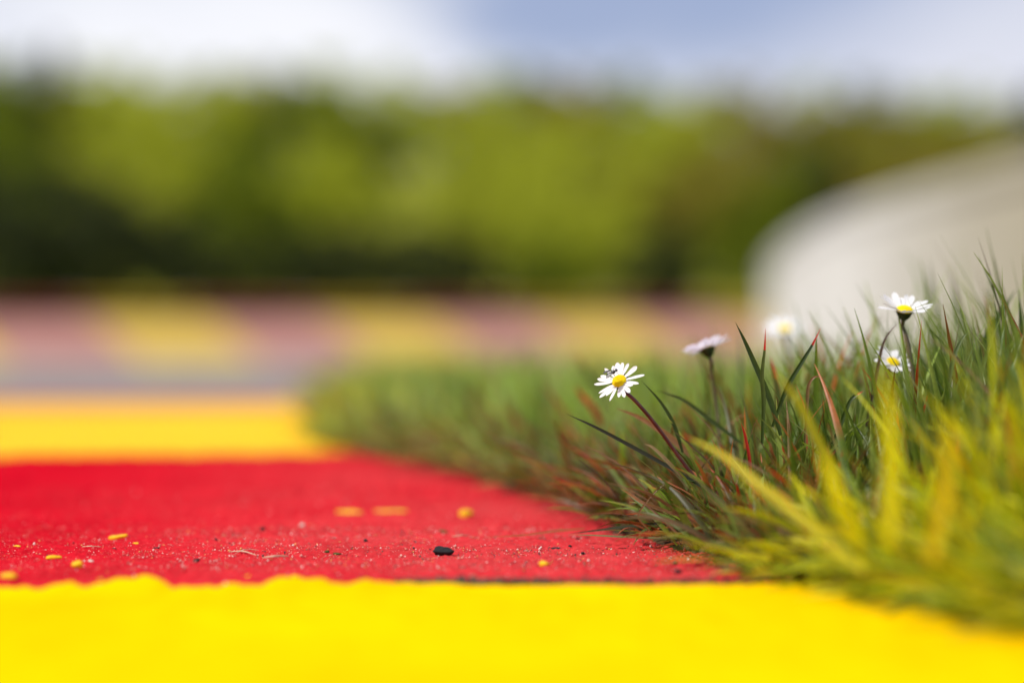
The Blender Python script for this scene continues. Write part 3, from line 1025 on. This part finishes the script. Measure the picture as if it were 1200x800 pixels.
blade([(1010, 640, .99), (985, 590, .98), (970, 550, .98), (958, 528, .98)], 7 * mm, YP, YP, 'yellow painted blade leaning left in the foreground behind the broad arching one', group='yellow painted blades in the foreground', twist=.3)
blade([(985, 560, 1.12), (960, 520, 1.12), (935, 470, 1.12), (905, 432, 1.12)], 5 * mm, (.35, .34, .01), (.45, .42, .006), 'slim yellow green blade rising to the blurred white daisy', group='yellow painted blades in the foreground', twist=.3)


# ------------------------------------------------------------------ daisies
def daisy(center, nrm, base_pts, label, diam=.025, n=22, petal='petal', stem='stem', cup=.15, seed=1, gaps=(), d0=None, stem_r=.00105, droop=0.0, pw=.00115):
    """center = (x, y, depth) of the flower's yellow middle; base_pts = photo points of the stem from the ground up"""
    r_ = random.Random(seed)
    c = at(*center)
    nz_ = Vector(nrm).normalized()
    ax = nz_.cross(Vector((0, 0, 1)))
    if ax.length < .05: ax = nz_.cross(Vector((1, 0, 0)))
    ax.normalize()
    ay = nz_.cross(ax)
    Rm = Matrix((ax, ay, nz_)).transposed()
    W_ = lambda x, y, z: c + Rm @ Vector((x, y, z))
    pts = [at(*p) for p in base_pts]
    root = empty('daisy', tuple(pts[0]))
    tag(root, label, 'daisy')
    r0 = .0037 * diam / .025
    # stem
    under = W_(0, 0, -.0058)
    path = spline([tuple(p) for p in pts] + [tuple(under - nz_ * .004), tuple(under)], 18)
    v, f = tube(path, [stem_r * .95, stem_r, stem_r, stem_r * 1.1], 10)
    mesh_obj('stem', v, f, M[stem], root)
    # green cup of bracts
    prof = [(.0011, -.0062), (.0024, -.0050), (.0036, -.0030), (.0041, -.0012), (.0036, -.0004)]
    vs, fs = [], []
    sg = 26
    for r, z in prof:
        for j in range(sg):
            t = 2 * math.pi * j / sg
            k = 1 + (.10 if j % 2 else -.05)
            vs.append(W_(r * k * math.cos(t), r * k * math.sin(t), z))
    for i in range(len(prof) - 1):
        for j in range(sg):
            j2 = (j + 1) % sg
            fs.append((i * sg + j, i * sg + j2, (i + 1) * sg + j2, (i + 1) * sg + j))
    fs.append(tuple(range(sg))[::-1])
    cup_o = mesh_obj('calyx', vs, fs, M['bract'], root)
    for j in range(12):
        t = 2 * math.pi * (j + .5) / 12
        b1 = []
        for s_, wd, z, rr in ((0, .0008, -.0040, .0030), (.5, .0009, -.0018, .0044), (1, .0002, -.0004, .0060)):
            tx, ty = -math.sin(t), math.cos(t)
            for q in (-1, 1):
                b1.append(W_(rr * math.cos(t) + q * wd * tx, rr * math.sin(t) + q * wd * ty, z))
        mesh_obj('bract', b1, [(0, 1, 3, 2), (2, 3, 5, 4)], M['bract'], cup_o)
    # yellow middle: a dome studded with florets
    vs, fs = [], []
    sg, rg = 20, 6
    for i in range(rg + 1):
        t = i / rg * math.pi / 2
        for j in range(sg):
            p = 2 * math.pi * j / sg
            vs.append(W_(r0 * math.cos(t) * math.cos(p), r0 * math.cos(t) * math.sin(p), r0 * .55 * math.sin(t) - .0006))
    for i in range(rg):
        for j in range(sg):
            j2 = (j + 1) % sg
            fs.append((i * sg + j, i * sg + j2, (i + 1) * sg + j2, (i + 1) * sg + j))
    for k in range(110):
        q = math.sqrt((k + .5) / 110)
        a = k * 2.39996
        bx_, by_, bz_ = r0 * q * math.cos(a), r0 * q * math.sin(a), r0 * .55 * math.sqrt(max(0, 1 - q * q)) - .0006
        s_ = r0 * .105
        o = len(vs)
        for dx, dy, dz in ((1, 0, 0), (0, 1, 0), (-1, 0, 0), (0, -1, 0), (0, 0, 1.5), (0, 0, -1)):
            vs.append(W_(bx_ + dx * s_, by_ + dy * s_, bz_ + dz * s_))
        for t_ in ((0, 1, 4), (1, 2, 4), (2, 3, 4), (3, 0, 4), (1, 0, 5), (2, 1, 5), (3, 2, 5), (0, 3, 5)):
            fs.append(tuple(o + q_ for q_ in t_))
    mesh_obj('disc', vs, fs, M['florets'], root)
    # ray petals
    for k in range(n):
        a = 2 * math.pi * (k + r_.uniform(-.28, .28)) / n
        if any(abs((a - g + math.pi) % (2 * math.pi) - math.pi) < w for g, w in gaps):
            continue
        ln = (diam / 2 - r0 * .8) * r_.uniform(.76, 1.12)
        wd = pw * diam / .025 * r_.uniform(.75, 1.2)
        lift = cup + r_.uniform(-.16, .20)
        curl = r_.uniform(-.25, .2) - droop
        roll = r_.uniform(-.5, .5)
        ca, sa = math.cos(a), math.sin(a)
        vs, fs = [], []
        ns = 7
        zz, rr = -.0006 + (k % 2) * .0003, r0 * .82
        for i in range(ns + 1):
            s_ = i / ns
            w = wd * (.45 + .75 * math.sin(min(1, s_ * 1.15) * math.pi * .62)) * (1 if s_ < .82 else (1 - ((s_ - .82) / .18) ** 2 * .72))
            el = lift + curl * s_
            if i:
                rr += ln / ns * math.cos(el)
                zz += ln / ns * math.sin(el)
            for q, dz in ((-1, .00016), (-.5, -.0001), (0, .00012), (.5, -.0001), (1, .00016)):
                tx = q * w * math.cos(roll * s_)
                tz = q * w * math.sin(roll * s_) + dz
                vs.append(W_(rr * ca - tx * sa, rr * sa + tx * ca, zz + tz))
        for i in range(ns):
            for j in range(4):
                b0 = i * 5 + j
                fs.append((b0, b0 + 1, b0 + 6, b0 + 5))
        mesh_obj('petal', vs, fs, M[petal], root)
    return root, c, Rm


hero, hc, hR = daisy((725.5, 446, 1.30), (-.36, -.66, .62), [(845, 600, 1.31), (800, 541, 1.307), (768, 497, 1.304), (745, 470, 1.302)],
                     'sharp white daisy on a leaning dark stem with a fly on its petals', diam=.027, n=21, seed=3, cup=.02, pw=.00092)
daisy((828, 407, 1.41), (-.30, .20, .93), [(846, 560, 1.40), (840, 480, 1.41), (834, 440, 1.41)],
      'pink tinged daisy seen from the side with its dark cup showing', diam=.0285, n=30, petal='pink_petal', seed=5, cup=.22, stem='green_stem')
daisy((920, 385, 1.62), (-.1, -.45, .88), [(935, 540, 1.62), (926, 460, 1.62), (922, 410, 1.62)],
      'blurred white daisy between two red tipped blades', diam=.029, n=30, seed=8, cup=.12, stem='green_stem')
daisy((1060, 363, 1.345), (.05, -.30, .95), [(1076, 520, 1.34), (1070, 440, 1.343), (1064, 400, 1.345)],
      'fairly clear white daisy standing highest, against the pale wall', diam=.031, n=20, seed=12, cup=.40, stem='green_stem')
daisy((1047, 424, 1.36), (.30, -.50, .80), [(1064, 560, 1.37), (1056, 490, 1.365), (1050, 450, 1.362)],
      'white daisy half hidden behind yellow grass below the highest daisy', diam=.0255, n=22, seed=15, cup=.12, stem='green_stem')


# ------------------------------------------------------------------ fly on the sharp daisy
def fly():
    p = at(718, 438.5, 1.2945)
    root = empty('fly', tuple(p))
    tag(root, 'tiny dark fly sitting on the upper left petals of the sharp daisy', 'fly')
    nrm = hR @ Vector((0, 0, 1))
    fw = Vector((.62, -.1, .5)); fw = (fw - nrm * fw.dot(nrm)).normalized()
    sd_ = fw.cross(nrm)
    Wf = lambda x, y, z: p + (fw * x + sd_ * y + nrm * z) * 1.5
    # one continuous body: abdomen, thorax, head
    prof = [(-.0023, .0001), (-.0020, .00045), (-.0013, .00072), (-.0005, .0006), (-.0002, .0004), (.0002, .0007), (.0008, .0008), (.0012, .0005), (.0014, .0003), (.0016, .0006), (.0020, .0006), (.0023, .0003)]
    vs, fs = [], []
    sg = 12
    for x, r in prof:
        for j in range(sg):
            t = 2 * math.pi * j / sg
            vs.append(Wf(x, r * math.cos(t), .0009 + r * .85 * math.sin(t)))
    for i in range(len(prof) - 1):
        for j in range(sg):
            j2 = (j + 1) % sg
            fs.append((i * sg + j, i * sg + j2, (i + 1) * sg + j2, (i + 1) * sg + j))
    fs += [tuple(range(sg))[::-1], tuple((len(prof) - 1) * sg + j for j in range(sg))]
    mesh_obj('body', vs, fs, M['fly'], root)
    for q in (-1, 1):
        w = [Wf(.0006, q * .0004, .0016), Wf(-.0008, q * .0003, .00175), Wf(-.0026, q * .0009, .0016), Wf(-.0028, q * .0016, .0015), Wf(-.0018, q * .0019, .0015), Wf(-.0002, q * .0012, .0016)]
        mesh_obj('wing', w, [(0, 1, 2, 3, 4, 5)], M['wing'], root, smooth=False)
        for x0, x1 in ((.0010, .0019), (.0004, .0003), (-.0002, -.0014)):
            v, f = tube(spline([Wf(x0, q * .0005, .0007), Wf((x0 + x1) / 2, q * .0013, .0012), Wf(x1, q * .0019, .0000)], 6), [.00011, .00007], 6)
            mesh_obj('leg', v, f, M['fly'], root)


fly()

# ------------------------------------------------------------------ litter on the red kerb
CH = 'yellow paint chips on the red kerb'
for k, (x, y, w, d_, h_, lab) in enumerate((
        (20, 641, 4.2, 3.5, 1.0, 'yellow paint chip at the left edge, further from the camera than its round neighbour'),
        (62, 655, 7.0, 6, 2.0, 'oval yellow paint chip alone in the sharp zone at the left'),
        (138, 632, 9.5, 6.0, 2.8, 'largest yellow paint chip at the left, long and slightly tilted'),
        (159, 638, 2.8, 3.0, 1.2, 'tiny yellow paint chip right beside the largest one'),
        (89, 666, 5.0, 5.0, 4.0, 'round blurred yellow paint chip near the yellow edge'),
        (9, 680, 7, 5.0, 4.0, 'blurred yellow chip touching the yellow edge at the far left'),
        (410, 601, 19, 14, 1.5, 'long blurred orange yellow chip, left of a pair on the red kerb'),
        (456, 600, 19, 14, 1.4, 'long blurred orange yellow chip, right of a pair on the red kerb'),
        (547, 606, 8.5, 9.0, 5.0, 'bright blurred yellow chip behind the black stone'),
        (638, 664, 5, 5.0, 3, 'small orange yellow chip right of the black stone near the seam'),
        (116, 681, 3.0, 3.0, 1.4, 'blurred yellow crumb on the wavy edge at the left'),
        (345, 678, 2.4, 3.0, 2.0, 'yellow crumb standing on the wavy edge left of the stone'),
        (290, 678, 2.2, 2.4, 1.6, 'small yellow crumb on the wavy edge under the straw'))):
    p = ground_at(x, y)
    v, f = lump((p.x, p.y, p.z + h_ * .45 * mm), (w * .5 * mm, d_ * .5 * mm, h_ * .52 * mm), 40 + k, rot=random.uniform(-.5, .5), seg=20, rings=12, amp=.30, tilt=.18 if k == 2 else 0)
    tag(mesh_obj('paint_chip', v, f, M['chip'], origin=p), lab, 'paint chip', CH)

v1 = ground_at(522, 651)
v, f = lump((v1.x - .0006, v1.y, .0022), (.0053, .0040, .0023), 83, seg=24, rings=16, amp=.34)
tag(mesh_obj('stone', v, f, M['stone'], origin=v1), 'small black stone on the red kerb', 'stone')
for k, (x, y, w, h_, m_, lab) in enumerate((
        (383, 648, 2.2, 1.6, 'moss', 'dark moss crumb, taller left half of a pair left of the black stone'),
        (395, 650, 4.2, 1.2, 'moss', 'flat moss crumb, right half of a pair left of the black stone'),
        (428, 635, 2.4, 1.7, 'stone', 'dark red black crumb between the moss and the black stone'),
        (307, 622, 3.0, 2.2, 'stone', 'blurred dark crumb behind the crossed straw'),
        (252, 634, 2.2, 1.4, 'stone', 'small dark crumb left of the blurred dark one'),
        (230, 658, 3.6, 1.5, 'stone', 'blurred dark crumb in front of the crossed straw'),
        (133, 644, 2.6, .9, 'stone', 'tiny flat dark crumb under the largest yellow chip'),
        (183, 643, 3.0, .9, 'stone', 'flat dark crumb right of the largest yellow chip'),
        (652, 643, 6.0, .8, 'stone', 'long thin black crumb near the pale flat blade'),
        (668, 641, 2.0, 1.2, 'stone', 'black crumb just right of the long thin one'),
        (677, 633, 2.2, 1.6, 'stone', 'black crumb under the tip of the pale flat blade'),
        (683, 649, 1.6, 1.1, 'stone', 'black crumb nearest the camera below the pale flat blade'),
        (106, 659, 3.2, 1.4, 'pebble', 'pale pinkish pebble behind the round yellow chip'),
        (98, 659, 1.8, 1.1, 'pebble', 'tiny pale pebble touching the pinkish one'),
        (354, 617, 3.6, 2.0, 'pebble', 'blurred pale pebble beyond the moss'),
        (430, 526, 7.0, 5.0, 'pebble', 'pale lump standing in for a bright glint near the far corner of the red kerb'),  # pale lump added in place of a blurred specular glint
        (520, 624, 6.0, 1.3, 'moss', 'brown dirt crumb behind the black stone'),
        (845, 652, 11.0, 4.0, 'pebble', 'pale stone at the edge of the grass beside the seam'),
        (795, 672, 3.6, 2.2, 'stone', 'dark crumb on the seam near the grass'))):
    p = ground_at(x, y)
    v, f = lump((p.x, p.y, p.z + h_ * .4 * mm), (w * .5 * mm, w * .5 * mm, h_ * .6 * mm), 140 + k, rot=random.uniform(-.5, .5), seg=12, rings=8, amp=.28)
    nm = 'pebble' if m_ == 'pebble' else 'crumb'
    tag(mesh_obj(nm, v, f, M[m_], origin=p), lab, nm, 'pebbles on the red kerb' if nm == 'pebble' else 'dark crumbs on the red kerb')
for pts, r, lab in (([(268, 649), (284, 650), (300, 653)], .38, 'thick pale straw of the two crossed straws'),
                    ([(271, 654), (286, 648), (303, 647)], .24, 'thin pale straw of the two crossed straws'),
                    ([(307, 656), (322, 656), (337, 654)], .6, 'short blurred straw right of the crossed pair'),
                    ([(95, 643), (106, 644), (118, 643)], .3, 'thin straw left of the largest yellow chip'),
                    ([(530, 631), (540, 631), (548, 630)], .4, 'short thin straw behind the black stone')):
    g = [ground_at(*q) for q in pts]
    for i, q in enumerate(g): q.z += (.0011 + (.0008 if i == 1 else 0))
    v, f = tube(spline([tuple(q) for q in g], 10), [r * .4 * mm, r * mm, r * .5 * mm], 7)
    tag(mesh_obj('straw', v, f, M['straw'], origin=g[0]), lab, 'straw', 'bits of straw on the red kerb')

# grit: grains nobody could count
n = 26000
gy = np.concatenate([rng.uniform(1.135, 1.75, n - 17000), rng.uniform(1.20, 1.44, 17000)])
gx = np.where(rng.random(n) < .6, rng.uniform(-.42, .12, n), rng.uniform(-.2, .12, n))
ok = gx < edge(gy) + .03
gx, gy = gx[ok], gy[ok]
n = len(gx)
sz = np.exp(rng.normal(-8.2, .42, n))
near_edge = np.exp(-np.clip(edge(gy) - gx, 0, 1) / .08)
pal = np.array([(.60, .03, .03), (.68, .24, .20), (.85, .68, .62), (.7, .30, .08), (.06, .02, .02), (.20, .10, .06)])
ci = np.where(rng.random(n) < .35 * near_edge, rng.integers(4, 6, n), rng.choice(6, n, p=[.50, .22, .09, .08, .08, .03]))
oct_ = np.array([(1, 0, 0), (0, 1, 0), (-1, 0, 0), (0, -1, 0), (0, 0, 1), (0, 0, -1)], float)
of = np.array([(0, 1, 4), (1, 2, 4), (2, 3, 4), (3, 0, 4), (1, 0, 5), (2, 1, 5), (3, 2, 5), (0, 3, 5)])
V = oct_[None] * sz[:, None, None] * rng.uniform(.6, 1.3, (n, 6, 1)) + np.stack([gx, gy, gz(gy) + sz * .5], 1)[:, None, :]
F = (np.arange(n)[:, None, None] * 6 + of[None]).reshape(-1, 3)
tag(mesh_obj('grit', V.reshape(-1, 3), F, M['grit'], smooth=False, cols=np.repeat(pal[ci], 6, 0)), 'fine red and pale grit strewn over the red kerb', kind='stuff')
# dirt caught in the seam between yellow and red
n = 900
gx = np.concatenate([rng.normal(-.01, .022, 450), rng.uniform(-.05, .13, 450)])
gy = 1.130 + np.abs(rng.normal(0, .007, n)) + .001
sz = np.exp(rng.normal(-7.1, .35, n))
pal = np.array([(.03, .02, .012), (.07, .045, .025), (.16, .09, .04)])
V = oct_[None] * sz[:, None, None] * rng.uniform(.6, 1.3, (n, 6, 1)) + np.stack([gx, gy, sz * .5 + .0005 + rng.uniform(0, .0018, n)], 1)[:, None, :]
F = (np.arange(n)[:, None, None] * 6 + of[None]).reshape(-1, 3)
tag(mesh_obj('dirt', V.reshape(-1, 3), F, M['grit'], smooth=False, cols=np.repeat(pal[rng.integers(0, 3, n)], 6, 0)), 'dark dirt caught along the seam of the yellow and red paint', kind='stuff')
